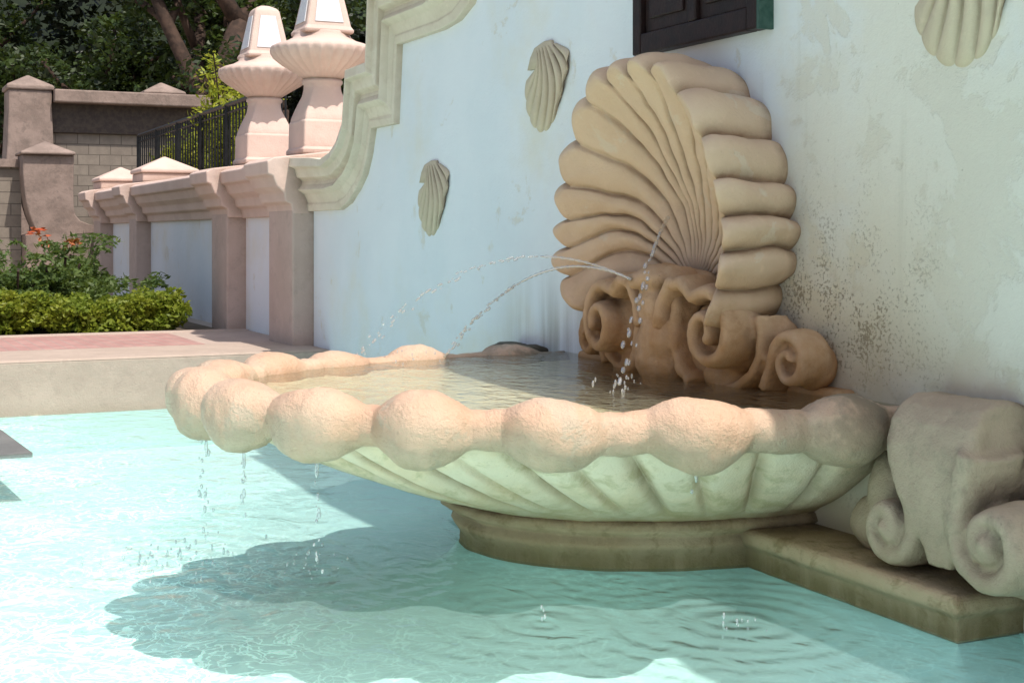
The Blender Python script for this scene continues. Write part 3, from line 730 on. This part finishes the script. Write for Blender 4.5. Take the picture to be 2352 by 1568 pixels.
o = leaves('distant_foliage', clumps(pts, 120, 1.3), .22, L_dark, None, .5); o['kind'] = 'stuff'

# ================================================================== WATER JETS, DRIPS
def drop(c, r, st=1.0, d=(0, 0, 1)):
    d = Vector(d).normalized(); s = d.orthogonal().normalized(); w = d.cross(s); c = Vector(c); rings = []
    for i in range(1, 6):
        a = math.pi*i/6; rings.append([tuple(c+d*math.cos(a)*r*st+(s*math.cos(x)+w*math.sin(x))*r*math.sin(a)) for x in [2*math.pi*j/8 for j in range(8)]])
    return loft(rings)
def jet(a, b, rise, n, label, r0=.008, solid=.3):
    parts = []; a, b = Vector(a), Vector(b); rs = random.Random(n)
    def pos(f):
        q = a.lerp(b, f); q.z += rise*4*f*(1-f); return q
    NS_ = int(n*solid*2); prev = []
    for k in range(NS_+1):
        f = solid*k/NS_; q = pos(f); d = (pos(f+.01)-q).normalized(); s = d.orthogonal().normalized(); w = d.cross(s); rr = r0*(1+.35*math.sin(k*1.9))
        prev.append([tuple(q+(s*math.cos(x)+w*math.sin(x))*rr) for x in [2*math.pi*j/8 for j in range(8)]])
    parts.append(loft(prev))
    for k in range(n):
        f = solid+(1-solid)*k/n + rs.uniform(-.3, .3)/n; q = pos(f); d = pos(f+.01)-q; sp_f = (f-solid)*.035
        q += Vector((rs.gauss(0, sp_f), rs.gauss(0, sp_f), rs.gauss(0, sp_f)))
        parts.append(drop(q, r0*rs.uniform(.5, 1.2), rs.uniform(1.2, 3.0), d))
    V, F = merge(*parts); o = mesh_obj('water_jet', V, F, M_drop, True); tag(o, label, 'water jet', 'water jets from the shell spout')
jet((TC, .46, 1.36), (10.1, .95, .84), .26, 60, 'thin arc of clear water breaking into drops over the basin', .0075, .55)
jet((TC, .46, 1.36), (10.1, 1.55, .84), .33, 60, 'higher thin arc of clear water breaking into drops', .007, .3)
jet((8.70, .20, 1.70), (8.05, .88, .84), .12, 34, 'falling stream of clear water drops above the basin', .010, .2)
def drips(name, base, n, h, sprd, label, big=.007):
    parts = []; rs = random.Random(int(base[0]*100)+n)
    for k in range(n):
        parts.append(drop((base[0]+rs.gauss(0, sprd), base[1]+rs.gauss(0, sprd), base[2]+rs.uniform(0, h)), rs.uniform(.003, big), rs.uniform(1, 3)))
    if big > .0075: parts.append(drop((base[0], base[1], base[2]+h), .009, 5))
    V, F = merge(*parts); o = mesh_obj(name, V, F, M_drop, True); tag(o, label, 'water drops', 'drips and splashes')
for th, n in ((R(90), 12), (R(104), 12), (R(118), 14), (R(76), 10), (R(160), 1)):
    t, p = C(th, A+.03, B+.03); drips('water_drip', (t, p, .14), n, .46, .010, 'drops of water falling from the basin rim', .009)
for (t, p, z, n, sp3, h) in [(7.26, 1.70, .0, 4, .010, .07), (6.91, .99, 0, 10, .05, .015), (8.53, 2.28, 0, 24, .08, .08), (8.95, 2.9, 0, 80, .20, .06), (8.05, .88, .83, 18, .05, .08), (9.9, 1.3, .83, 14, .12, .08)]:
    drips('water_splash', (t, p, z), n, h, sp3, 'small splash of water drops where a drip lands')

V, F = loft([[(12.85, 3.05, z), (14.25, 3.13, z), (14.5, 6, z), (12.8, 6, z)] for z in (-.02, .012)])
wdg = mesh_obj('grey_wedge', V, F, M_grey); tag(wdg, 'low grey step rising just above the pool water', 'wedge')  # flat grey wedge lying just above the water
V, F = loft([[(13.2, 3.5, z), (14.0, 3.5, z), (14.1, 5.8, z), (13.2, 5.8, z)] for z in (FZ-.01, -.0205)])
mesh_obj('painted_base', V, F, M_floor, parent=wdg)

# ================================================================== LIGHT, CAMERA
sv = Vector((.50, .16, 1.0)).normalized()
sun = bpy.data.lights.new('sun', 'SUN'); sun.energy = 4.5; sun.angle = R(.6); sun.color = (1, .94, .86)
so = bpy.data.objects.new('sun', sun); so.rotation_euler = (-sv).to_track_quat('-Z', 'Y').to_euler(); so.location = (0, 0, 20); COL.objects.link(so)
w = bpy.data.worlds.new('World'); scene.world = w; w.use_nodes = True; nt_ = w.node_tree; bg = nt_.nodes['Background']
sky = nt_.nodes.new('ShaderNodeTexSky'); sky.sky_type = 'NISHITA'; sky.sun_disc = False
sky.sun_elevation = math.asin(sv.z); sky.sun_rotation = math.atan2(sv.x, sv.y); sky.dust_density = 2.5; sky.air_density = 1.0; sky.ozone_density = .8
hs = nt_.nodes.new('ShaderNodeHueSaturation'); hs.inputs['Saturation'].default_value = .85
nt_.links.new(sky.outputs[0], hs.inputs['Color']); nt_.links.new(hs.outputs[0], bg.inputs[0]); bg.inputs[1].default_value = .15
cam = bpy.data.cameras.new('camera'); cam.sensor_width = 36; cam.lens = 36*3231/2352; cam.shift_y = -244/2352
cam.clip_end = 1000; cam.clip_start = .05
co = bpy.data.objects.new('camera', cam); co.location = (-2.074, -4.33, 1.6)
fwd = Vector((-.902, .432, 0)); co.rotation_euler = fwd.to_track_quat('-Z', 'Y').to_euler(); COL.objects.link(co)
scene.camera = co
scene.view_settings.view_transform = 'Standard'; scene.view_settings.look = 'None'; scene.view_settings.exposure = 0
